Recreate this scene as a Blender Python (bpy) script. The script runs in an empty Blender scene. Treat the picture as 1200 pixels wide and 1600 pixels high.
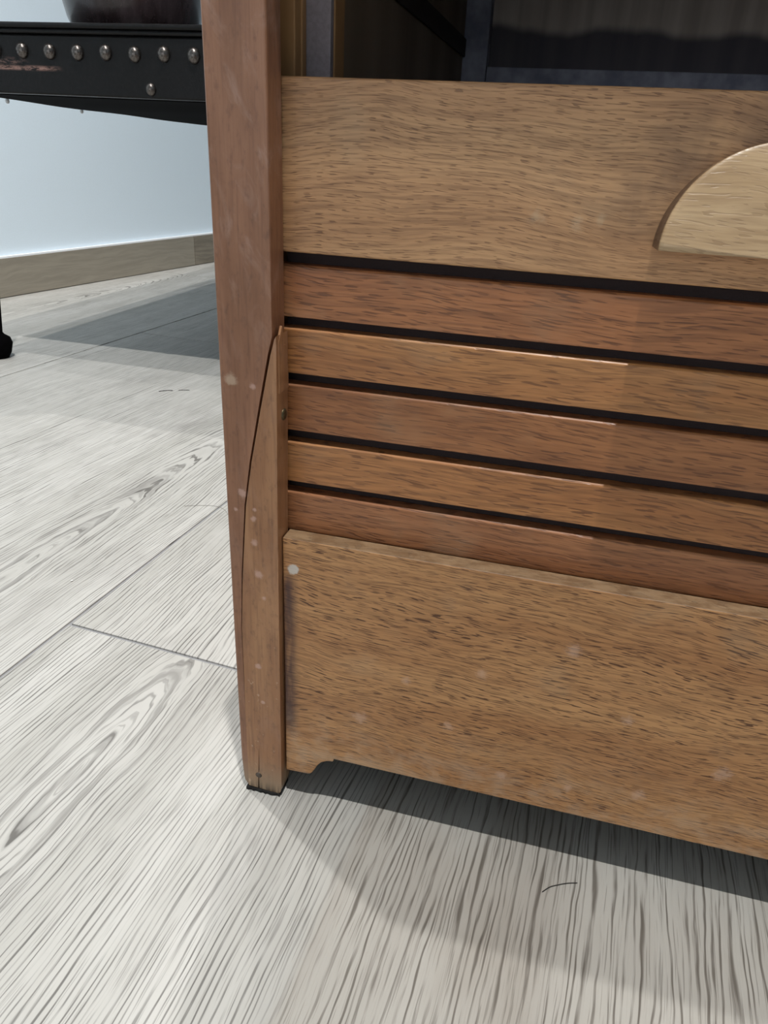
import bpy, bmesh, math, random
from mathutils import Vector, Matrix
random.seed(7)
SC = bpy.context.scene
COL = SC.collection
U = 0.37            # camera height in metres; lengths below are in units of U

# ------------------------------------------------------------------ camera
cam_d = bpy.data.cameras.new('camera')
cam = bpy.data.objects.new('camera', cam_d)
COL.objects.link(cam)
cam_d.sensor_fit = 'VERTICAL'
cam_d.sensor_height = 36.0
cam_d.lens = 36.0 * 1133.0 / 1600.0
cam_d.clip_start = 0.01
cam_d.dof.use_dof = False
VX = Vector((0.96732852, 0.15194536, -0.20294862))
VY = Vector((0.24899924, -0.41879595, 0.87327506))
UP = Vector((0.04769603, -0.89527792, -0.44294755))
right = Vector((VX[0], VY[0], UP[0]))
upv = -Vector((VX[1], VY[1], UP[1]))
back = -Vector((VX[2], VY[2], UP[2]))
m = Matrix((right, upv, back)).transposed().to_4x4()
m.translation = Vector((0.35029, -0.84323, 1.0)) * U
cam.matrix_world = m
SC.camera = cam

# ------------------------------------------------------------------ world, exposure
world = bpy.data.worlds.new('world')
SC.world = world
world.use_nodes = True
bg = world.node_tree.nodes['Background']
bg.inputs[0].default_value = (0.93, 0.97, 1.0, 1)
bg.inputs[1].default_value = 1.4
SC.view_settings.view_transform = 'Standard'
SC.view_settings.look = 'None'
SC.view_settings.gamma = 1.0
SC.view_settings.exposure = 0.30
SC.view_settings.use_curve_mapping = False

# ceiling spot lights of the shop (x, y, height in U; aim; watts; cone; colour)
def spot(name, p, aim, power, cone, colr=(1, 0.97, 0.92), rad=0.018, blend=0.35):
    d = bpy.data.lights.new(name, 'SPOT')
    d.energy = power; d.color = colr; d.shadow_soft_size = rad
    d.spot_size = math.radians(cone); d.spot_blend = blend
    o = bpy.data.objects.new(name, d); COL.objects.link(o)
    o.location = Vector(p) * U
    o.rotation_euler = (Vector(aim) * U - o.location).to_track_quat('-Z', 'Y').to_euler()
    return o
CEIL = 8.15
NEU = (1.0, 0.985, 0.96)
spot('ceiling_spot', (0.50, -0.85, 8.0), (0.10, 0.2, 0), 200, 84, NEU, rad=0.020, blend=0.5)
spot('ceiling_spot', (-1.50, 0.82, 8.0), (-1.2, 1.0, 0), 95, 100, NEU)
spot('ceiling_spot', (-1.10, 2.05, 8.0), (-1.4, 1.8, 0), 30, 110, NEU)
spot('ceiling_spot', (-1.05, 4.55, 8.0), (-1.6, 3.2, 0), 78, 115, NEU)

# ------------------------------------------------------------------ node helper
class V:
    """value or vector socket with arithmetic"""
    def __init__(s, nt, sock): s.nt = nt; s.s = sock
    def _m(s, op, a, b=None, c=None, clamp=False):
        n = s.nt.nodes.new('ShaderNodeMath'); n.operation = op; n.use_clamp = clamp
        for i, v in enumerate((a, b, c)):
            if v is None: continue
            if isinstance(v, V): s.nt.links.new(v.s, n.inputs[i])
            else: n.inputs[i].default_value = v
        return V(s.nt, n.outputs[0])
    def __add__(s, o): return s._m('ADD', s, o)
    __radd__ = __add__
    def __mul__(s, o): return s._m('MULTIPLY', s, o)
    __rmul__ = __mul__
    def __sub__(s, o): return s._m('SUBTRACT', s, o)
    def __rsub__(s, o): return s._m('SUBTRACT', o, s)
    def __truediv__(s, o): return s._m('DIVIDE', s, o)
    def sqrt(s): return s._m('SQRT', s)
    def abs(s): return s._m('ABSOLUTE', s)
    def max(s, o): return s._m('MAXIMUM', s, o)
    def min(s, o): return s._m('MINIMUM', s, o)
    def step(s, a, b, lo=0.0, hi=1.0):
        n = s.nt.nodes.new('ShaderNodeMapRange'); n.interpolation_type = 'SMOOTHSTEP'
        s.nt.links.new(s.s, n.inputs[0])
        n.inputs[1].default_value = a; n.inputs[2].default_value = b
        n.inputs[3].default_value = lo; n.inputs[4].default_value = hi
        return V(s.nt, n.outputs[0])

class Mat:
    def __init__(s, name):
        s.m = bpy.data.materials.new(name); s.m.use_nodes = True
        s.nt = s.m.node_tree; s.b = s.nt.nodes['Principled BSDF']
        tc = s.nt.nodes.new('ShaderNodeTexCoord'); s.co = tc.outputs['Object']
        sp = s.nt.nodes.new('ShaderNodeSeparateXYZ'); s.nt.links.new(s.co, sp.inputs[0])
        s.x, s.y, s.z = (V(s.nt, sp.outputs[i]) for i in range(3))
        oi = s.nt.nodes.new('ShaderNodeObjectInfo'); s.rnd = V(s.nt, oi.outputs['Random'])
    def vec(s, x, y, z):
        n = s.nt.nodes.new('ShaderNodeCombineXYZ')
        for i, v in enumerate((x, y, z)):
            if isinstance(v, V): s.nt.links.new(v.s, n.inputs[i])
            else: n.inputs[i].default_value = v
        return n.outputs[0]
    def noise(s, x, y, z, detail=2.0, rough=0.5, dist=0.0):
        n = s.nt.nodes.new('ShaderNodeTexNoise')
        s.nt.links.new(s.vec(x, y, z), n.inputs['Vector'])
        n.inputs['Scale'].default_value = 1.0
        n.inputs['Detail'].default_value = detail; n.inputs['Roughness'].default_value = rough
        n.inputs['Distortion'].default_value = dist
        return V(s.nt, n.outputs['Fac'])
    def mix(s, f, a, b, mode='MIX'):
        n = s.nt.nodes.new('ShaderNodeMix'); n.data_type = 'RGBA'; n.blend_type = mode
        for i, v in ((0, f), (6, a), (7, b)):
            if isinstance(v, V): s.nt.links.new(v.s, n.inputs[i])
            elif isinstance(v, bpy.types.NodeSocket): s.nt.links.new(v, n.inputs[i])
            elif i == 0: n.inputs[0].default_value = v
            else: n.inputs[i].default_value = (*v, 1)
        return n.outputs[2]
    def set(s, col=None, rough=None, bump=None, bstr=0.3, bdist=0.001, spec=None, metal=None, coat=None):
        if col is not None:
            if isinstance(col, bpy.types.NodeSocket): s.nt.links.new(col, s.b.inputs['Base Color'])
            else: s.b.inputs['Base Color'].default_value = (*col, 1)
        if rough is not None:
            if isinstance(rough, V): s.nt.links.new(rough.s, s.b.inputs['Roughness'])
            else: s.b.inputs['Roughness'].default_value = rough
        if spec is not None: s.b.inputs['Specular IOR Level'].default_value = spec
        if metal is not None: s.b.inputs['Metallic'].default_value = metal
        if coat is not None:
            s.b.inputs['Coat Weight'].default_value = coat; s.b.inputs['Coat Roughness'].default_value = 0.12
        if bump is not None:
            n = s.nt.nodes.new('ShaderNodeBump'); n.inputs['Strength'].default_value = bstr
            n.inputs['Distance'].default_value = bdist
            s.nt.links.new(bump.s, n.inputs['Height']); s.nt.links.new(n.outputs[0], s.b.inputs['Normal'])
        return s.m
    def spots(s, pts, a='x', b='z', soft=0.5):
        """pts: (u, v, r) in units of U -> mask of round marks with ragged rims"""
        u, v = getattr(s, a), getattr(s, b)
        wob = s.noise(u * 300, v * 300, 3.1, 4, 0.7) - 0.5
        out = None
        for (pu, pv, r) in pts:
            d = ((u - pu * U) * (u - pu * U) + (v - pv * U) * (v - pv * U)).sqrt() + wob * (r * U * 2.0 * soft)
            k = d.step(r * U * (1 - soft), r * U, 1, 0)
            out = k if out is None else out.max(k)
        return out

def lin(r, g, b):
    f = lambda c: (c / 255 / 12.92) if c / 255 <= 0.04045 else ((c / 255 + 0.055) / 1.055) ** 2.4
    return (f(r), f(g), f(b))

# ------------------------------------------------------------------ materials
def beech(name, c_lo, c_hi, c_fleck, fleck=0.8, fl_len=0.011, fl_w=0.0017, rough=0.42, seed=0.0, extra=None, wav=0.004):
    """flat sawn beech with its short dark rays, grain along x"""
    M_ = Mat(name)
    x, z = M_.x + M_.rnd * 3.7, M_.z + M_.rnd * 1.9
    wob = (M_.noise(x * 9, M_.y * 9, z * 14 + seed, 2) - 0.5) * wav * 6
    zz = z + wob
    tone = M_.noise(x * 4.5, M_.y * 20, zz * 38 + seed, 4, 0.6)
    fine = M_.noise(x * 45, M_.y * 200, zz * 900 + seed, 2)
    fl = M_.noise(x / fl_len, M_.y * 300, (zz + x * 0.06) / fl_w + seed, 0.0, 0.4)
    fl2 = M_.noise(x / (fl_len * 2.4), M_.y * 300, zz / (fl_w * 1.5) + seed + 9, 1.0, 0.4)
    patch = M_.noise(x * 14, 0.0, zz * 40 + seed, 2).step(0.3, 0.6)
    fm = fl.step(0.615, 0.69) * (patch * 0.4 + 0.6) * fleck
    fm2 = fl2.step(0.70, 0.78) * fleck * 0.25
    c = M_.mix(tone.step(0.3, 0.7), c_lo, c_hi)
    c = M_.mix(fine.step(0.35, 0.72) * 0.42, c, c_fleck)
    c = M_.mix(fm.max(fm2), c, c_fleck)
    blotch = M_.noise(x * 22, M_.y * 22, z * 26 + seed + 4, 3, 0.6)
    c = M_.mix(blotch.step(0.54, 0.78) * 0.22, c, lin(176, 150, 120))
    if extra: c = extra(M_, c)
    r = fine * 0.12 + (rough - 0.06)
    M_.set(c, r, (fine * 0.4 - fm * 1.0), 0.35, 0.0006, spec=0.45)
    return M_.m

M = {}
def ex_rail(M_, c):
    # mottled darker brown around the finger pull, fading outwards
    d = (((M_.x - 0.535 * U) * (M_.x - 0.535 * U) + (M_.z - 0.93 * U) * (M_.z - 0.93 * U)).sqrt())
    g = d.step(0.115 * U, 0.20 * U, 1, 0) * M_.noise(M_.x * 60, 0, M_.z * 60, 3).step(0.25, 0.7) * (M_.z.step(0.91 * U, 0.95 * U))
    c = M_.mix(g * 0.55, c, lin(70, 46, 36))
    k = M_.spots([(0.30, 0.945, 0.012), (0.345, 0.94, 0.012), (0.37, 0.947, 0.008)], soft=1.0)
    return M_.mix(k * 0.3, c, lin(200, 180, 150))
M['rail'] = beech('beech_rail', lin(180, 134, 92), lin(200, 155, 110), lin(92, 58, 38), 0.62, 0.0058, 0.00046, 0.42, 2.0, ex_rail)
def ex_plinth(M_, c):
    gr = M_.noise(M_.x * 160, 0, M_.z * 40, 3)
    shade_strip = M_.x.step(0.012 * U, 0.032 * U, 1, 0) * M_.z.step(0.12 * U, 0.17 * U) * M_.z.step(0.42 * U, 0.455 * U, 1, 0)  # upright's shadow on the plinth's left end, painted into the colour
    c = M_.mix(shade_strip * gr.step(0.25, 0.55, 0.35, 0.9), c, lin(72, 50, 48))
    low = M_.z.step(0.10 * U, 0.24 * U, 1, 0) * M_.noise(M_.x * 50, 0, M_.z * 70, 4, 0.65).step(0.40, 0.66)
    c = M_.mix(low * 0.42, c, lin(196, 168, 140))
    k = M_.spots([(0.0203, 0.4501, 0.010)], soft=0.35)
    c = M_.mix(k * 0.95, c, lin(205, 196, 186))
    k = M_.spots([(0.43, 0.40, 0.016), (0.31, 0.33, 0.012), (0.36, 0.145, 0.012), (0.56, 0.168, 0.014), (0.46, 0.15, 0.010),
                  (0.27, 0.22, 0.012), (0.13, 0.20, 0.016), (0.2, 0.29, 0.010), (0.52, 0.30, 0.012), (0.66, 0.24, 0.018)], soft=0.9)
    c = M_.mix(k * 0.5, c, lin(206, 170, 146))
    geo = M_.nt.nodes.new('ShaderNodeNewGeometry'); sn = M_.nt.nodes.new('ShaderNodeSeparateXYZ'); M_.nt.links.new(geo.outputs['True Normal'], sn.inputs[0])
    top = V(M_.nt, sn.outputs[2]).step(0.6, 0.95)          # dust lying on the upper edge
    dust = M_.mix(M_.noise(M_.x * 70, M_.y * 160, 1.0, 4, 0.65).step(0.35, 0.65), lin(112, 88, 64), lin(146, 122, 94))
    c = M_.mix(top * 0.92, c, dust)
    return c
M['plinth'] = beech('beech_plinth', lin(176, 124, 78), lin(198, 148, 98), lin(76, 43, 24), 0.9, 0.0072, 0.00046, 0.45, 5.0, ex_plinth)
slatcols = [((148, 90, 52), (170, 110, 66)), ((162, 104, 58), (182, 126, 74)), ((142, 88, 50), (166, 108, 64)),
            ((158, 100, 56), (178, 120, 70)), ((146, 90, 54), (164, 108, 68)), ((140, 90, 60), (158, 108, 74))]
for i, (a, b) in enumerate(slatcols):
    M['slat%d' % i] = beech('beech_slat_%d' % i, lin(*[v + 8 for v in a]), lin(*[v + 8 for v in b]), lin(78, 44, 26), 0.6, 0.010, 0.0007, 0.36, 11.0 + i * 3, wav=0.002)
def ex_pull(M_, c):
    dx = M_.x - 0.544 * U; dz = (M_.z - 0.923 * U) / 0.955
    g = (dx * dx + dz * dz).sqrt().step(0.1118 * U, 0.1130 * U)     # rim darkened to brown
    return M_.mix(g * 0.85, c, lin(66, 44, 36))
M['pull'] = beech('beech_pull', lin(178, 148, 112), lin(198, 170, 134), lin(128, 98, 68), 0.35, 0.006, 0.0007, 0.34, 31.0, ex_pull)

def stile_mat(name, c_lo, c_hi, seed):
    """dark stained upright, grain along z, scuffed and spotted with paint"""
    M_ = Mat(name)
    x, y, z = M_.x, M_.y, M_.z
    n1 = M_.noise(x * 60 + seed, y * 60, z * 9, 4, 0.6)
    n2 = M_.noise(x * 700 + seed, y * 700, z * 30, 2)
    blot = M_.noise(x * 75 + z * 34 + seed, y * 40, z * 30 - x * 20, 4, 0.65, 0.8)
    c = M_.mix(n1.step(0.3, 0.7), c_lo, c_hi)
    c = M_.mix(n2.step(0.45, 0.8) * 0.35, c, lin(84, 50, 34))
    up = z.step(0.72 * U, 0.98 * U) * 0.38 + 0.12
    c = M_.mix(blot.step(0.48, 0.72) * up, c, lin(176, 142, 126))
    c = M_.mix(M_.noise(x * 40 + seed, y * 40, z * 22 + 5, 3).step(0.55, 0.75) * 0.45, c, lin(104, 62, 50))
    mot = M_.noise(x * 330 + seed, y * 330, z * 150, 3, 0.65)
    c = M_.mix(mot.step(0.5, 0.75) * 0.35, c, lin(78, 52, 40))
    worn = (z + n1 * 0.012).step(0.02 * U, 0.105 * U, 1, 0)
    c = M_.mix(worn * 0.72, c, lin(150, 132, 108))
    fine = M_.noise(x * 260, y * 260, z * 200, 2).step(0.66, 0.76) * z.step(0.2 * U, 0.42 * U, 1, 0)
    c = M_.mix(fine * 0.5, c, lin(206, 176, 150))
    k = M_.spots([(-0.0585, 0.728, 0.0105)], soft=0.6)
    c = M_.mix(k * 0.75, c, lin(186, 160, 136))
    k = M_.spots([(-0.0285, 0.722, 0.0055), (-0.049, 0.567, 0.009), (-0.060, 0.54, 0.004), (-0.033, 0.53, 0.006), (-0.0335, 0.492, 0.007),
                  (-0.031, 0.545, 0.004), (-0.028, 0.44, 0.009), (-0.021, 0.40, 0.005), (-0.034, 0.27, 0.007), (-0.028, 0.20, 0.005)], soft=0.7)
    c = M_.mix(k * 0.55, c, lin(208, 172, 158))
    dirt = z.step(0.0, 0.03 * U, 1, 0) * n2.step(0.35, 0.6)
    c = M_.mix(dirt * 0.7, c, lin(40, 34, 30))
    M_.set(c, 0.40, n2 * 0.5 + blot * 0.6, 0.25, 0.0006, spec=0.5)
    return M_.m
M['stile'] = stile_mat('stained_upright', lin(128, 86, 60), lin(156, 110, 82), 0.0)
M['split'] = stile_mat('stained_split_piece', lin(148, 102, 68), lin(172, 126, 88), 7.0)

def plain(name, c, rough=0.5, metal=0.0, spec=0.5, ns=60, amt=0.3, c2=None, coat=None, bump=0.2):
    M_ = Mat(name)
    n = M_.noise(M_.x * ns, M_.y * ns, M_.z * ns, 4, 0.6)
    col = M_.mix(n.step(0.3, 0.7) * amt, c, c2 if c2 else tuple(v * 0.6 for v in c))
    M_.set(col, rough, n, bump, 0.0006, spec=spec, metal=metal, coat=coat)
    return M_.m
M['crack'] = plain('dark_crack_shade', lin(40, 24, 18), 0.9)
M['canvas'] = plain('dark_canvas_backing', lin(52, 40, 40), 0.9, ns=900)
M['pad'] = plain('black_felt_pad', lin(28, 27, 26), 0.95, ns=800)
M['nail'] = plain('old_steel_nail', lin(92, 82, 74), 0.55, 0.6, ns=600)
M['screw'] = plain('old_screw', lin(96, 84, 62), 0.4, 0.8, ns=900)
M['inner'] = plain('inside_wood', lin(160, 118, 74), 0.6, ns=40, c2=lin(124, 86, 54))
def inner_panel():
    M_ = Mat('inside_panel')
    n = M_.noise(M_.x * 40 + M_.y * 26, 0, M_.z * 3, 3)
    c = M_.mix(n.step(0.3, 0.7), lin(112, 94, 74), lin(138, 119, 98))
    M_.set(c, 0.6, n, 0.1); return M_.m
M['inner_panel'] = inner_panel()
M['track'] = plain('dusty_grey_track', lin(140, 130, 134), 0.7, ns=500, c2=lin(92, 82, 86))
def back_board():
    M_ = Mat('stained_back_board')
    n = M_.noise(M_.x * 70, 0, M_.z * 4, 3)
    c = M_.mix(n.step(0.3, 0.7), lin(168, 156, 146), lin(200, 188, 178))
    wav = (M_.noise(M_.x * 14, 0, 0.7, 3) - 0.5) * 0.03 + M_.x * -0.035
    k = (M_.z + wav * -1).step(1.262 * U, 1.285 * U, 1, 0)
    c = M_.mix(k * 0.85, c, lin(30, 32, 58))
    M_.set(c, 0.7, n, 0.1); return M_.m
M['back_board'] = back_board()
M['ledge'] = plain('dusty_blue_grey_ledge', lin(168, 170, 186), 0.7, ns=40, c2=lin(104, 108, 128), amt=0.8)
M['runner'] = plain('dark_runner', lin(52, 40, 33), 0.7)

def floor_mat(name, cx=None, cy=None, stretch=0.13, plank=None, seed=0.0):
    """wood printed porcelain: grain along tile y; cx, cy = heart of the printed loop figure"""
    M_ = Mat(name)
    x, y = M_.x, M_.y
    warp = (M_.noise(x * 5 + seed, y * 2.2, seed, 3, 0.55) - 0.5)
    warp2 = (M_.noise(x * 40 + seed, y * 9.0, seed + 3, 3, 0.6) - 0.5)
    near = None
    if cx is not None:
        dx = x - cx * U; dy = (y - cy * U) * stretch
        d = (dx * dx + dy * dy).sqrt()
        near = d.step(0.018, 0.05, 1, 0)
        g = d + warp * 0.030 + warp2 * (near * 0.009 + 0.004)
    else:
        g = x + warp * 0.045 + warp2 * 0.005
    jit = M_.noise(g * 90, y * 0.8, seed + 6, 1.0)
    ph = g * 1800.0 + jit * 18.0
    wv = V(M_.nt, ph._m('SINE', ph).s)
    a1 = M_.noise(g * 300, y * 14.0, seed, 3.0, 0.65)
    a2 = M_.noise(x * 13 + seed, y * 5.0, seed + 8, 2)
    lines = wv.step(0.42, 0.96) * a1.step(0.34, 0.60) * a2.step(0.25, 0.6, 0.45, 1.0)
    l2 = M_.noise(g * 1000, y * 24, seed + 5, 1.0, 0.5)
    pores = l2.step(0.58, 0.68)
    broad = M_.noise(g * 26 + seed, y * 1.2, seed, 3)
    cloud = M_.noise(x * 16, y * 7, seed + 2, 4, 0.6)
    c = M_.mix(broad.step(0.3, 0.7), lin(174, 172, 166), lin(189, 187, 182))
    c = M_.mix(cloud.step(0.48, 0.78) * 0.55, c, lin(150, 147, 142))
    c = M_.mix(lines * 0.80, c, lin(72, 68, 64))
    c = M_.mix(pores * 0.34, c, lin(88, 84, 80))
    if near is not None:
        rw = V(M_.nt, (g * 520.0)._m('SINE', g * 520.0).s)
        c = M_.mix(rw.step(0.3, 1.0) * near * a1.step(0.3, 0.6) * 0.5, c, lin(86, 82, 78))
    if plank is not None:
        # the print changes to a warmer, more strongly figured board
        k = (x + warp2 * 0.004).step(plank * U - 0.004, plank * U + 0.006)
        g3 = x + warp2 * 0.010 + warp * 0.02
        ph3 = g3 * 1500.0 + M_.noise(g3 * 70, y * 2.0, 2.2, 2.0) * 26.0
        w3 = V(M_.nt, ph3._m('SINE', ph3).s)
        a3 = M_.noise(g3 * 240, y * 14.0, 4.4, 3.0, 0.65)
        warm = M_.mix(broad.step(0.25, 0.75), lin(160, 155, 147), lin(177, 174, 167))
        warm = M_.mix(cloud.step(0.45, 0.75) * 0.5, warm, lin(146, 139, 129))
        warm = M_.mix(w3.step(0.2, 1.0) * a3.step(0.36, 0.60) * 0.85, warm, lin(84, 77, 69))
        warm = M_.mix(pores * 0.42, warm, lin(84, 78, 71))
        c = M_.mix(k, c, warm)
    M_.set(c, 0.5, (lines * -0.8 - pores * 0.5), 0.3, 0.0004, spec=0.35)
    return M_.m
M['tile_near'] = floor_mat('floor_tile_near', 0.315, 2.86, 0.12, 0.815, 0.0)
M['tile_left'] = floor_mat('floor_tile_left', 1.30, 0.80, 0.09, None, 4.0)
M['tile_a'] = floor_mat('floor_tile_plain', None, None, seed=9.0)
M['tile_b'] = floor_mat('floor_tile_loops', 0.6, 1.4, 0.1, seed=14.0)
M['grout'] = plain('grey_grout', lin(146, 146, 148), 0.9, ns=400)
M['wall'] = plain('white_wall_paint', lin(226, 240, 250), 0.75, ns=300, amt=0.06)
M['ceiling'] = plain('white_ceiling', lin(225, 226, 226), 0.9, ns=100, amt=0.05)
def base_mat():
    M_ = Mat('baseboard_tile')
    y, z = M_.y + M_.rnd * 5, M_.z
    wob = (M_.noise(y * 5, 0, z * 14, 3) - 0.5) * 0.05
    g = M_.noise(y * 8, M_.rnd * 9, (z + wob) * 130, 3, 0.6)
    c = M_.mix(g.step(0.3, 0.7), lin(112, 103, 90), lin(136, 127, 112))
    c = M_.mix(M_.rnd * 0.4, c, lin(182, 176, 162))
    M_.set(c, 0.5, g, 0.2); return M_.m
M['baseboard'] = base_mat()
M['caulk'] = plain('white_caulk', lin(240, 242, 244), 0.5, amt=0.02)

def leather():
    M_ = Mat('black_leather')
    n = M_.noise(M_.x * 160, M_.y * 160, M_.z * 160, 4, 0.65)
    sc = M_.noise(M_.x * 70, M_.y * 40, M_.z * 220, 4, 0.7)
    u, v = M_.x, M_.z
    band = v.step(1.225 * U, 1.236 * U) * v.step(1.236 * U, 1.25 * U, 1, 0) * u.step(0.45 * U, 0.55 * U, 1, 0) * sc.step(0.38, 0.55)
    b2 = v.step(1.24 * U, 1.26 * U) * v.step(1.25 * U, 1.28 * U, 1, 0) * u.step(0.34 * U, 0.40 * U, 1, 0) * sc.step(0.45, 0.6)
    c = M_.mix(n.step(0.4, 0.75) * 0.5, lin(13, 12, 12), lin(28, 25, 25))
    c = M_.mix(band.max(b2 * 0.5) * 0.85, c, lin(150, 118, 108))
    M_.set(c, n * 0.25 + 0.22, n, 0.35, 0.0012, spec=0.22); return M_.m
M['leather'] = leather()
M['black'] = plain('matt_black', lin(6, 5, 6), 0.95, spec=0.05, bump=0.0)
M['stud'] = plain('dark_steel_stud', lin(120, 114, 110), 0.3, 0.9, ns=500, c2=lin(50, 46, 44), amt=0.8)
M['tack'] = plain('white_tack', lin(225, 228, 230), 0.4)
def glaze():
    M_ = Mat('dark_glaze')
    n = M_.noise(M_.x * 30, M_.y * 30, M_.z * 6, 4, 0.6)
    s = M_.noise(M_.x * 600, M_.y * 600, M_.z * 600, 2)
    c = M_.mix(n.step(0.4, 0.7), lin(36, 25, 26), lin(58, 48, 50))
    c = M_.mix(s.step(0.62, 0.75) * 0.3, c, lin(110, 96, 96))
    M_.set(c, 0.25, s, 0.05, spec=0.45, coat=0.25); return M_.m
M['glaze'] = glaze()
M['hair'] = plain('dark_hair', lin(26, 22, 20), 0.5)
M['fibre'] = plain('grey_fibre', lin(120, 116, 110), 0.7)
M['crumb'] = plain('pale_crumb', lin(240, 240, 236), 0.8)

# ------------------------------------------------------------------ mesh helpers
def link(name, me, mat, parent=None):
    o = bpy.data.objects.new(name, me)
    if mat is not None: me.materials.append(mat)
    COL.objects.link(o)
    if parent: o.parent = parent
    return o
def tag(o, label=None, cat=None, group=None, kind=None):
    for k, v in (('label', label), ('category', cat), ('group', group), ('kind', kind)):
        if v: o[k] = v
    return o
def empty(name, loc=(0, 0, 0), rz=0):
    o = bpy.data.objects.new(name, None); COL.objects.link(o)
    o.location = loc; o.rotation_euler = (0, 0, rz); o.empty_display_size = 0.05
    return o
def finish(bm, name, bev=0.0, seg=2, smooth=False):
    bmesh.ops.recalc_face_normals(bm, faces=bm.faces)
    if bev > 0:
        ed = [e for e in bm.edges if len(e.link_faces) == 2 and e.calc_face_angle(0) > 0.5]
        bmesh.ops.bevel(bm, geom=ed, offset=bev, segments=seg, profile=0.5, affect='EDGES', clamp_overlap=True)
    me = bpy.data.meshes.new(name); bm.to_mesh(me); bm.free()
    if smooth:
        for p in me.polygons: p.use_smooth = True
    return me
def box_me(name, a, b, bev=0.0):
    """a, b in U units"""
    bm = bmesh.new()
    vs = [bm.verts.new((x * U, y * U, z * U)) for x in (a[0], b[0]) for y in (a[1], b[1]) for z in (a[2], b[2])]
    for f in ((0, 1, 3, 2), (4, 6, 7, 5), (0, 4, 5, 1), (2, 3, 7, 6), (0, 2, 6, 4), (1, 5, 7, 3)):
        bm.faces.new([vs[i] for i in f])
    return finish(bm, name, bev)
def box(name, a, b, mat, parent=None, bev=0.0006):
    return link(name, box_me(name, a, b, bev), mat, parent)
def prism(name, poly, axis, lo, hi, mat, parent=None, bev=0.0, smooth=False):
    """poly of (u, v) in U, extruded along axis from lo to hi"""
    def P(u, v, w):
        return {'y': (u, w, v), 'x': (w, u, v), 'z': (u, v, w)}[axis]
    bm = bmesh.new()
    A = [bm.verts.new(Vector(P(u, v, lo)) * U) for u, v in poly]
    B = [bm.verts.new(Vector(P(u, v, hi)) * U) for u, v in poly]
    n = len(poly)
    bm.faces.new(A); bm.faces.new(B[::-1])
    for i in range(n): bm.faces.new((A[i], B[i], B[(i + 1) % n], A[(i + 1) % n]))
    return link(name, finish(bm, name, bev, smooth=smooth), mat, parent)
def lathe_me(name, prof, seg=40):
    """prof of (r, z) in metres around z"""
    bm = bmesh.new(); rings = []
    for r, z in prof:
        if r < 1e-6: rings.append([bm.verts.new((0, 0, z))])
        else: rings.append([bm.verts.new((r * math.cos(2 * math.pi * k / seg), r * math.sin(2 * math.pi * k / seg), z)) for k in range(seg)])
    for a, b in zip(rings, rings[1:]):
        for k in range(seg):
            k2 = (k + 1) % seg
            if len(a) == 1 and len(b) == 1: continue
            if len(a) == 1: bm.faces.new((a[0], b[k], b[k2]))
            elif len(b) == 1: bm.faces.new((a[k], a[k2], b[0]))
            else: bm.faces.new((a[k], a[k2], b[k2], b[k]))
    return finish(bm, name, smooth=True)
def tube_me(name, pts, r, seg=5):
    bm = bmesh.new(); rings = []
    pts = [Vector(p) for p in pts]
    for i, p in enumerate(pts):
        t = (pts[min(i + 1, len(pts) - 1)] - pts[max(i - 1, 0)]).normalized()
        s = t.cross(Vector((0, 0, 1))); s = s.normalized() if s.length > 1e-6 else Vector((1, 0, 0))
        u = s.cross(t)
        rr = r * (0.35 if i in (0, len(pts) - 1) else 1)
        rings.append([bm.verts.new(p + (s * math.cos(2 * math.pi * k / seg) + u * math.sin(2 * math.pi * k / seg)) * rr) for k in range(seg)])
    for a, b in zip(rings, rings[1:]):
        for k in range(seg): bm.faces.new((a[k], a[(k + 1) % seg], b[(k + 1) % seg], b[k]))
    bm.faces.new(rings[0]); bm.faces.new(rings[-1][::-1])
    return finish(bm, name, smooth=True)

# ------------------------------------------------------------------ the room
TA = math.radians(4.43)
TW, TL = 1.58, 3.24                   # tile width and length (U)
X0, Y0 = -0.67, 0.27                  # a joint crossing seen in the floor
G = 0.0030 / U                        # joint width
fl = link('floor', box_me('floor', (-7, -13, -0.06), (14, 13, -0.004), 0), M['grout'])
fl.rotation_euler = (0, 0, -TA)
tag(fl, 'pale grey wood-look tile floor with thin grey joints', kind='structure')
tile_me = {}
def tile_mesh(key):
    if key not in tile_me:
        me = box_me('tile', (G / 2, G / 2, -0.03), (TW - G / 2, TL - G / 2, 0.0), 0.0005)
        me.materials.append(M[key]); tile_me[key] = me
    return tile_me[key]
for i in range(-4, 9):
    off = (0.0, 2.48, 1.2, 0.6)[i % 4] if i not in (0, -1) else (0.0 if i == 0 else 2.48)
    for j in range(-5, 4):
        key = 'tile_a' if (i + j) % 2 else 'tile_b'
        if (i, j) == (0, -1): key = 'tile_near'
        if (i, j) == (-1, -1): key = 'tile_left'
        o = bpy.data.objects.new('tile', tile_mesh(key)); COL.objects.link(o); o.parent = fl
        o.location = Vector((X0 + i * TW, Y0 + off + j * TL, 0)) * U

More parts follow.
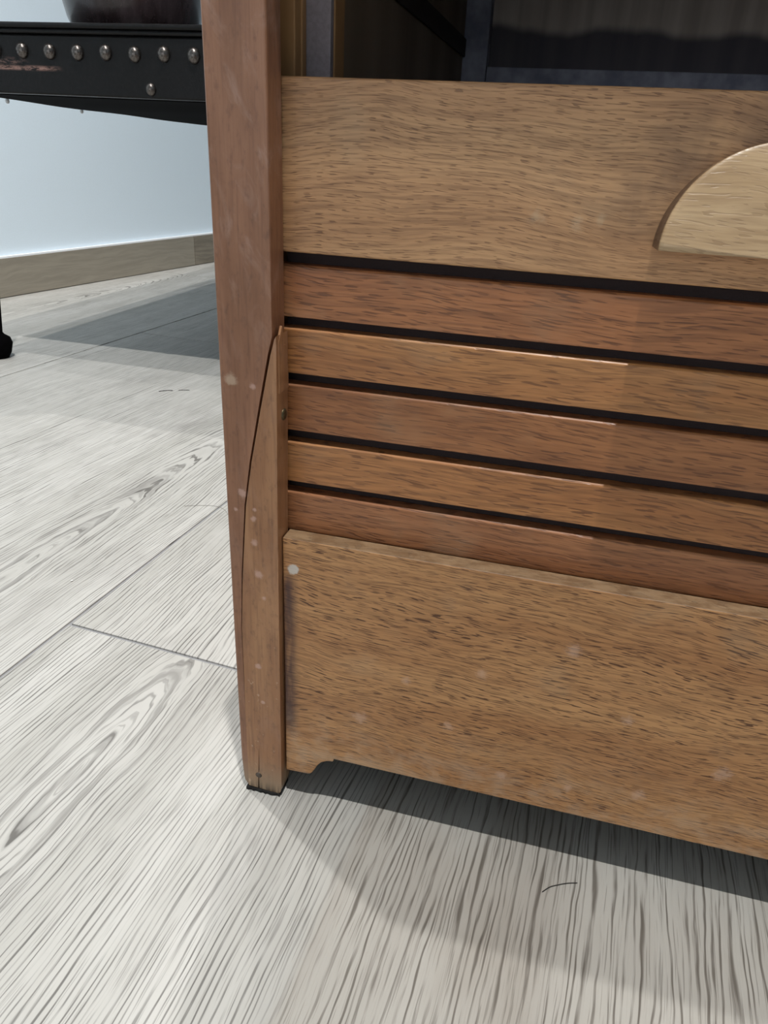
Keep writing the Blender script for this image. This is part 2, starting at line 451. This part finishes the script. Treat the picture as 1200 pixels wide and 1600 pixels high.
WA = math.radians(9.56)
wo = Vector((-3.355, 3.372, 0)) * U       # point where wall, floor and frame edge meet
def wall_obj(name, a, b, mat, kind='structure', parent=None, bev=0.0):
    o = link(name, box_me(name, a, b, bev), mat, parent)
    if not parent:
        o.location = wo; o.rotation_euler = (0, 0, -WA)
    if kind: o['kind'] = kind
    return o
wall_obj('wall_left', (-0.3, -13, -0.02), (-0.035, 7.0, CEIL), M['wall'])
bb = empty('baseboard_left', wo, -WA); bb['kind'] = 'structure'
ys = [-13, -9.5, -6.2, -3.0, 0.0 - 1.1, 2.12, 5.4, 7.0]
for a, b in zip(ys, ys[1:]):
    link('baseboard_tile', box_me('baseboard_tile', (-0.034, a + 0.003, 0.004), (0, b - 0.003, 0.25), 0.0008), M['baseboard'], bb)
link('caulk_line', box_me('caulk_line', (-0.034, -13, 0.2505), (-0.001, 7.0, 0.262), 0.0), M['caulk'], bb)
wall_obj('wall_back', (-0.3, 7.0, -0.02), (12, 7.3, CEIL), M['wall'])
wall_obj('light_block_right', (12.0, -13, -0.02), (12.3, 7.0, CEIL), M['wall'])  # unseen side wall, added to cut outside light from the right
wf = link('light_block_front', box_me('light_block_front', (-7, -12.8, 4.6), (14, -12.5, CEIL), 0), M['wall']); wf['kind'] = 'structure'   # unseen header, added to keep the outside light low
wf2 = link('light_block_front', box_me('light_block_front', (3.2, -12.8, -0.02), (14, -12.5, 4.599), 0), M['wall']); wf2['kind'] = 'structure'  # unseen wall piece, added so outside light enters from the left
cl = link('ceiling', box_me('ceiling', (-7, -13, CEIL), (14, 13, CEIL + 0.2), 0), M['ceiling']); cl['kind'] = 'structure'

# ------------------------------------------------------------------ the cabinet
W = 1.088                             # inner width between the uprights
TOP = 1.34
cab = empty('tambour_cabinet')
tag(cab, 'brown beech roll-front cabinet with its slatted shutter lowered', 'cabinet')
SD = 0.041                            # depth of the upright
main = [(-0.0745, TOP), (-0.0745, 0.75), (-0.0735, 0.30), (-0.0722, 0.065), (-0.0700, 0.034), (-0.0665, 0.018), (-0.0610, 0.0085), (-0.0600, 0.008),
        (-0.0602, 0.08), (-0.0606, 0.146), (-0.0603, 0.2397), (-0.0605, 0.3386), (-0.0560, 0.4313), (-0.0466, 0.5485),
        (-0.0362, 0.6178), (-0.0216, 0.6922), (-0.0066, 0.7656), (-0.0005, 0.789), (0.0, 0.80), (0.0, TOP)]
def upright_me():
    bm = bmesh.new()
    A = [bm.verts.new((u * U, 0, v * U)) for u, v in main]; B = [bm.verts.new((u * U, SD * U, v * U)) for u, v in main]
    n = len(main); bm.faces.new(A); bm.faces.new(B[::-1])
    for i in range(n): bm.faces.new((A[i], B[i], B[(i + 1) % n], A[(i + 1) % n]))
    bmesh.ops.recalc_face_normals(bm, faces=bm.faces)
    ed = [e for e in bm.edges if all(v.co.y < 1e-6 for v in e.verts) and (all(abs(v.co.x) < 1e-6 for v in e.verts) or all(v.co.x < -0.068 * U for v in e.verts))]
    bmesh.ops.bevel(bm, geom=ed, offset=0.0014, segments=3, profile=0.5, affect='EDGES', clamp_overlap=False)
    return finish(bm, 'upright')
st = link('upright', upright_me(), M['stile'], cab)
st['label'] = 'scuffed dark stained upright with a long split'
sp = [(-0.0596, 0.0075), (-0.0598, 0.08), (-0.0601, 0.146), (-0.0592, 0.2397), (-0.0590, 0.3386), (-0.0538, 0.4313), (-0.0440, 0.5485),
      (-0.0330, 0.6178), (-0.0180, 0.6922), (-0.0026, 0.7656), (0.0030, 0.786), (0.0056, 0.7905), (0.0058, 0.775), (0.0050, 0.70), (0.0032, 0.55),
      (0.0024, 0.40), (0.0015, 0.2), (0.0010, 0.022), (-0.0016, 0.008), (-0.006, 0.004), (-0.0405, 0.0065), (-0.0400, 0.030), (-0.0385, 0.07), (-0.0383, 0.1033), (-0.0394, 0.07),
      (-0.0414, 0.030), (-0.0424, 0.0068)]
so = prism('split_piece', sp, 'y', -0.0015, SD - 0.003, M['split'], cab, 0.0003)
so['label'] = 'long wedge split off the upright, standing slightly open'
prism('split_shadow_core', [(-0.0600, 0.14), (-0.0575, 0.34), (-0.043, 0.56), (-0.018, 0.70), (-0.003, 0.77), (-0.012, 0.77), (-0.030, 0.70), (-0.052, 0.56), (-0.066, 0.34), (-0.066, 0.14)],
      'y', SD * 0.45, SD * 0.5, M['crack'], cab)  # thin dark sheet added inside the split to stand for its shade
# splinters on the reveal of the split piece
prism('splinter', [(0.006, 0.781), (0.0175, 0.800), (0.0215, 0.797), (0.022, 0.776), (0.030, 0.774), (0.038, 0.740), (0.0385, 0.715), (0.006, 0.715)], 'x', 0.0030, 0.0062, M['split'], cab, 0.0002)
pdl = [(-0.0635 + 0.0615 * k / 14, -0.0035 + random.uniform(-0.0018, 0.0016)) for k in range(15)]
pad = prism('foot_pad', pdl + [(-0.002, 0.036), (-0.0635, 0.036)], 'z', 0.0, 0.0055, M['pad'], cab, 0.0)
nl = link('nail', lathe_me('nail', [(0.0, 0.0006), (0.0014, 0.0005), (0.0021, 0.0), (0.0021, -0.006)], 14), M['nail'], cab)
nl.location = Vector((-0.0405, -0.0018, 0.0372)) * U; nl.rotation_euler = (math.radians(90), 0, 0)
sc_ = link('screw', lathe_me('screw', [(0.0, 0.0011), (0.0018, 0.0009), (0.0029, 0.0002), (0.0031, -0.0006), (0.0015, -0.002), (0.0014, -0.006)], 18), M['screw'], cab)
sc_.location = Vector((0.0056, 0.0225, 0.682)) * U; sc_.rotation_euler = (0, math.radians(90), 0)
# right upright
prism('upright', [(W, 0.012), (W + 0.0745, 0.012), (W + 0.0745, TOP), (W, TOP)], 'y', 0, SD, M['stile'], cab, 0.0007)
prism('foot_pad', [(W, 0.0), (W + 0.068, 0.0), (W + 0.068, 0.037), (W, 0.037)], 'z', 0.0, 0.0115, M['pad'], cab, 0.0004)
# sides, back, top, bottom
BK = 1.16
box('side_panel', (-0.0735, SD + 0.0005, 0.012), (-0.022, BK, TOP), M['stile'], cab)
box('side_panel', (W + 0.022, SD + 0.0005, 0.012), (W + 0.0735, BK, TOP), M['stile'], cab)
box('top_board', (-0.0745, 0.0, TOP + 0.0002), (W + 0.0745, BK, TOP + 0.05), M['stile'], cab, 0.002)
box('bottom_board', (-0.0215, 0.095, 0.13), (W + 0.0215, 1.124, 0.17), M['runner'], cab)
box('back_panel', (-0.0215, 1.125, 0.012), (W + 0.0215, 1.150, TOP), M['back_board'], cab)
box('back_ledge', (0.087, 1.085, 1.0), (W - 0.087, 1.124, 1.188), M['ledge'], cab)
for s in (0, 1):
    X = (lambda v: W - v) if s else (lambda v: v)
    def bx(name, a, b, mat, bev=0.0005):
        x0, x1 = sorted((X(a[0]), X(b[0])))
        return box(name, (x0, a[1], a[2]), (x1, b[1], b[2]), mat, cab, bev)
    bx('guide_strip', (-0.0215, 0.086, 0.18), (0.0, 0.104, TOP), M['inner'])
    bx('guide_strip', (-0.0215, 0.105, 0.18), (0.002, 0.119, TOP), M['inner'])
    bx('shutter_track', (-0.0215, 0.120, 0.18), (0.0315, 0.132, TOP), M['track'])
    bx('inner_post', (-0.0215, 0.1325, 0.18), (0.033, 0.17, TOP), M['inner'])
    bx('inner_side_panel', (-0.0215, 0.1705, 0.18), (0.030, 1.084, TOP), M['inner_panel'])
    bx('shelf_runner', (0.0302, 0.20, 1.205), (0.0355, 1.083, 1.240), M['runner'])
    bx('back_post', (-0.0215, 1.0845, 0.18), (0.0855, 1.124, TOP), M['ledge'])
    o = bx('runner_pin', (0.030, 0.30, 1.30), (0.035, 0.31, 1.31), M['screw'])
# plinth board with its cut-out lower edge
e0 = 0.0045
def corner(c, s):
    return [(c + s * 0.0, 0.0500), (c + s * 0.0402, 0.0520), (c + s * 0.0452, 0.0555), (c + s * 0.0500, 0.0640), (c + s * 0.0555, 0.0755), (c + s * 0.0625, 0.0850),
            (c + s * 0.0720, 0.0905), (c + s * 0.0830, 0.0925), (c + s * 0.0845, 0.0985)]
pl = corner(e0, 1) + corner(W - e0, -1)[::-1] + [(W - e0, 0.5005), (e0, 0.5005)]
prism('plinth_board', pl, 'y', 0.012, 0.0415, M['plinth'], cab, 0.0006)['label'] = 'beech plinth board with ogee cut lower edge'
# shutter: lead rail with finger pull, slats, canvas
SX0, SX1 = -0.016, W + 0.016
rail = box('shutter_rail', (SX0, 0.0445, 0.8853), (SX1, 0.0745, 1.0728), M['rail'], cab, 0.0008)
rail['label'] = 'wide beech lead rail of the shutter'
zs = [(0.8058, 0.8703), (0.7320, 0.7920), (0.6518, 0.7171), (0.5745, 0.6348), (0.4965, 0.5584), (0.4190, 0.4810)]
for i, (z0, z1) in enumerate(zs):
    y0 = 0.0478; y1 = y0 + 0.021
    prof = [(y0, z0), (y0, z1 - 0.0025), (y0 + 0.0025, z1), (y1, z1), (y1, z0)]
    prism('slat', prof, 'x', SX0 + 0.002 * (i % 3), SX1 - 0.002 * ((i + 1) % 3), M['slat%d' % i], cab, 0.0003)
box('canvas_backing', (SX0 + 0.01, 0.0692, 0.405), (SX1 - 0.01, 0.0712, 0.8850), M['canvas'], cab, 0.0)
# finger pull: half disc, proud at its straight lower edge
def pull_me():
    bm = bmesh.new()
    cx, z0, yb = 0.544, 0.9230, 0.0443
    rb, rf, ph = 0.1152, 0.1105, 0.0460
    NA, NR = 40, 12
    def pro(t):   # protrusion by height 0..1
        return 0.007 + (ph - 0.007) * max(0.0, 1 - t) ** 0.85
    base = [bm.verts.new(((cx + rb * math.cos(a)) * U, yb * U, (z0 + rb * 0.915 * math.sin(a)) * U)) for a in [math.pi * k / NA for k in range(NA + 1)]]
    prev = base; rings = []
    for (rr, dp) in ((rf + 0.0022, 0.90), (rf + 0.001, 0.97), (rf - 0.003, 1.0)) + tuple((rf * (1 - q / NR), 1.0) for q in range(1, NR)):
        ring = []
        for k in range(NA + 1):
            a = math.pi * k / NA
            zz = rr * math.sin(a)
            p = pro(zz / rf) * dp
            ring.append(bm.verts.new(((cx + rr * math.cos(a)) * U, (yb - p) * U, (z0 + zz * 0.955) * U)))
        for k in range(NA): bm.faces.new((prev[k], prev[k + 1], ring[k + 1], ring[k]))
        prev = ring; rings.append(ring)
    bm.faces.new(prev)
    bm.faces.new([base[0]] + [q[0] for q in rings] + [q[NA] for q in rings[::-1]] + [base[NA]])
    bm.faces.new(base)
    me = finish(bm, 'finger_pull')
    for p in me.polygons: p.use_smooth = abs(p.normal.z) < 0.96 or p.normal.z > 0
    return me
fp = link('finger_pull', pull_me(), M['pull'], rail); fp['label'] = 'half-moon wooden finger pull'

# ------------------------------------------------------------------ black studded table
TX, TY = -2.26, 2.07
TWD, TDP = 2.40, 2.75
tb = empty('studded_table', Vector((TX, TY, 0)) * U, 0)
tag(tb, 'low black leather-covered table with a row of dome studs', 'table')
def tbox(name, a, b, mat, bev=0.0015, parent=None): return box(name, a, b, mat, parent or tb, bev)
ap = tbox('apron', (0, 0, 1.146), (TWD, 0.05, 1.352), M['leather'], 0.0025)
tbox('apron', (0, TDP - 0.05, 1.146), (TWD, TDP, 1.352), M['leather'], 0.0025)
tbox('apron', (0.0, 0.051, 1.146), (0.05, TDP - 0.051, 1.352), M['leather'], 0.0025)
tbox('apron', (TWD - 0.05, 0.051, 1.146), (TWD, TDP - 0.051, 1.352), M['leather'], 0.0025)
tbox('top_moulding', (-0.012, -0.012, 1.353), (TWD + 0.012, TDP + 0.012, 1.369), M['leather'], 0.0022)
tbox('table_top', (-0.020, -0.020, 1.370), (TWD + 0.020, TDP + 0.020, 1.390), M['leather'], 0.003)
# sagging underside
def under_me():
    bm = bmesh.new(); rows = []
    NY = 24
    for k in range(NY + 1):
        t = k / NY; y = 0.055 + (TDP - 0.11) * t
        zl = 1.143 - 0.030 * min(1, t * 1.25) ** 0.8 + 0.003 * math.sin(t * 17) * (1 - t)
        rows.append([bm.verts.new(Vector((x, y, z)) * U) for x, z in ((0.0, zl), (TWD, zl), (TWD, 1.1455), (0.0, 1.1455))])
    for a, b in zip(rows, rows[1:]):
        for k in range(4): bm.faces.new((a[k], b[k], b[(k + 1) % 4], a[(k + 1) % 4]))
    bm.faces.new(rows[0]); bm.faces.new(rows[-1])
    return finish(bm, 'underside')
link('underside', under_me(), M['black'], tb)['label'] = 'sagging black lining under the table'
stud_me = lathe_me('stud', [(0.0, 0.0068), (0.003, 0.0064), (0.0058, 0.0049), (0.0078, 0.0026), (0.0086, 0.0), (0.0080, -0.001)], 20)
stud_me.materials.append(M['stud'])
def stud(x, z, s=1.0):
    o = bpy.data.objects.new('stud', stud_me); COL.objects.link(o); o.parent = ap
    o.location = Vector((x, 0.0, z)) * U; o.rotation_euler = (math.radians(90), 0, 0)
    o.scale = (s * 1.12, s * 1.25, s * 1.25)
for k in range(18):
    x = 0.367 - 0.2475 + 0.12375 * k
    if x < TWD - 0.03: stud(x, 1.294 + random.uniform(-0.002, 0.002))
stud(0.919, 1.178, 0.8)
tack_me = lathe_me('tack', [(0.0, 0.0040), (0.0026, 0.0030), (0.0036, 0.0), (0.0026, -0.0030), (0.0, -0.0040)], 10); tack_me.materials.append(M['tack'])
for y, z in ((0.33, 1.131), (0.88, 1.121)):
    o = bpy.data.objects.new('tack', tack_me); COL.objects.link(o); o.parent = tb
    o.location = Vector((-0.006, y, z)) * U
def leg_mesh():
    prof = [(0.018, 0.0), (0.023, 0.010), (0.0255, 0.026), (0.022, 0.036), (0.013, 0.042), (0.010, 0.046), (0.011, 0.20), (0.013, 0.36), (0.014, 1.142 * U)]
    bm = bmesh.new(); rings = []
    for rr, z in prof:       # the leg splays outwards towards its bun foot
        sh = 0.050 * (1 - z / (1.142 * U))
        rings.append([bm.verts.new((-sh + rr * math.cos(a), rr * math.sin(a), z)) for a in [2 * math.pi * k / 24 for k in range(24)]])
    for p, q in zip(rings, rings[1:]):
        for k in range(24): bm.faces.new((p[k], p[(k + 1) % 24], q[(k + 1) % 24], q[k]))
    bm.faces.new(rings[0]); bm.faces.new(rings[-1])
    return finish(bm, 'leg', smooth=True)
leg_me = leg_mesh(); leg_me.materials.append(M['black'])
for x, y, rz in ((0.040, 0.085, 0), (TWD - 0.040, 0.085, math.pi), (0.040, TDP - 0.09, 0), (TWD - 0.055, TDP - 0.09, math.pi)):
    o = bpy.data.objects.new('leg', leg_me); COL.objects.link(o); o.parent = tb
    o.location = Vector((x, y, 0)) * U; o.rotation_euler = (0, 0, rz)

# ------------------------------------------------------------------ pot on the table
pot_prof = [(0.0, 0.0), (0.098, 0.0), (0.104, 0.004), (0.112, 0.022), (0.120, 0.055), (0.126, 0.10), (0.126, 0.14), (0.118, 0.19), (0.098, 0.235), (0.078, 0.26), (0.074, 0.275),
            (0.082, 0.292), (0.088, 0.297), (0.086, 0.301), (0.078, 0.298), (0.069, 0.276), (0.072, 0.258), (0.09, 0.235), (0.110, 0.19), (0.117, 0.14), (0.115, 0.08), (0.09, 0.012), (0.0, 0.010)]
pot = link('glazed_pot', lathe_me('glazed_pot', [(a * 0.9, b) for a, b in pot_prof], 64), M['glaze'])
pot.location = Vector((-1.633, 2.07 + 0.42, 1.390)) * U
tag(pot, 'dark brown glazed round pot standing on the black table', 'pot')

# ------------------------------------------------------------------ small things lying on the floor
def strand(name, pts, r, mat, label, cat):
    P = [Vector((x, y, 0)) * U for x, y in pts]
    out = []
    for a, b, c, d in zip([P[0]] + P[:-2], P[:-1], P[1:], P[2:] + [P[-1]]):
        for k in range(6):
            t = k / 6
            out.append(0.5 * ((2 * b) + (c - a) * t + (2 * a - 5 * b + 4 * c - d) * t * t + (3 * b - a - 3 * c + d) * t ** 3))
    out.append(P[-1])
    base = Vector((P[0].x, P[0].y, 0))
    o = link(name, tube_me(name, [p - base + Vector((0, 0, r)) for p in out], r), mat)
    o.location = base
    return tag(o, label, cat)
strand('hair_strand', [(0.447, -0.059), (0.458, -0.047), (0.471, -0.039), (0.485, -0.032), (0.500, -0.027)], 0.00028, M['hair'], 'short dark hair lying on the floor before the plinth', 'hair')
strand('fibre_thread', [(-0.70, 0.955), (-0.66, 0.975), (-0.613, 0.988), (-0.576, 0.977), (-0.55, 0.95)], 0.00022, M['fibre'], 'thin grey thread on the floor beside the split upright', 'thread')
strand('hair_strand', [(-1.36, 1.955), (-1.33, 1.985), (-1.308, 1.990)], 0.0006, M['hair'], 'tiny dark bit of fluff on the floor before the table', 'fluff')
strand('hair_strand', [(-1.29, 2.005), (-1.265, 2.02), (-1.245, 2.025)], 0.0005, M['hair'], 'thin dark curl of lint on the floor before the table', 'lint')
def crumb(x, y, r, label):
    bm = bmesh.new(); bmesh.ops.create_icosphere(bm, subdivisions=1, radius=r)
    for v in bm.verts: v.co *= random.uniform(0.7, 1.2); v.co.z *= 0.6
    lo = min(v.co.z for v in bm.verts)
    for v in bm.verts: v.co.z -= lo
    o = link('crumb', finish(bm, 'crumb'), M['crumb']); o.location = (x * U, y * U, 0)
    tag(o, label, 'crumb')
crumb(-0.752, 0.48, 0.0012, 'tiny white crumb on the pale tile left of the long joint')
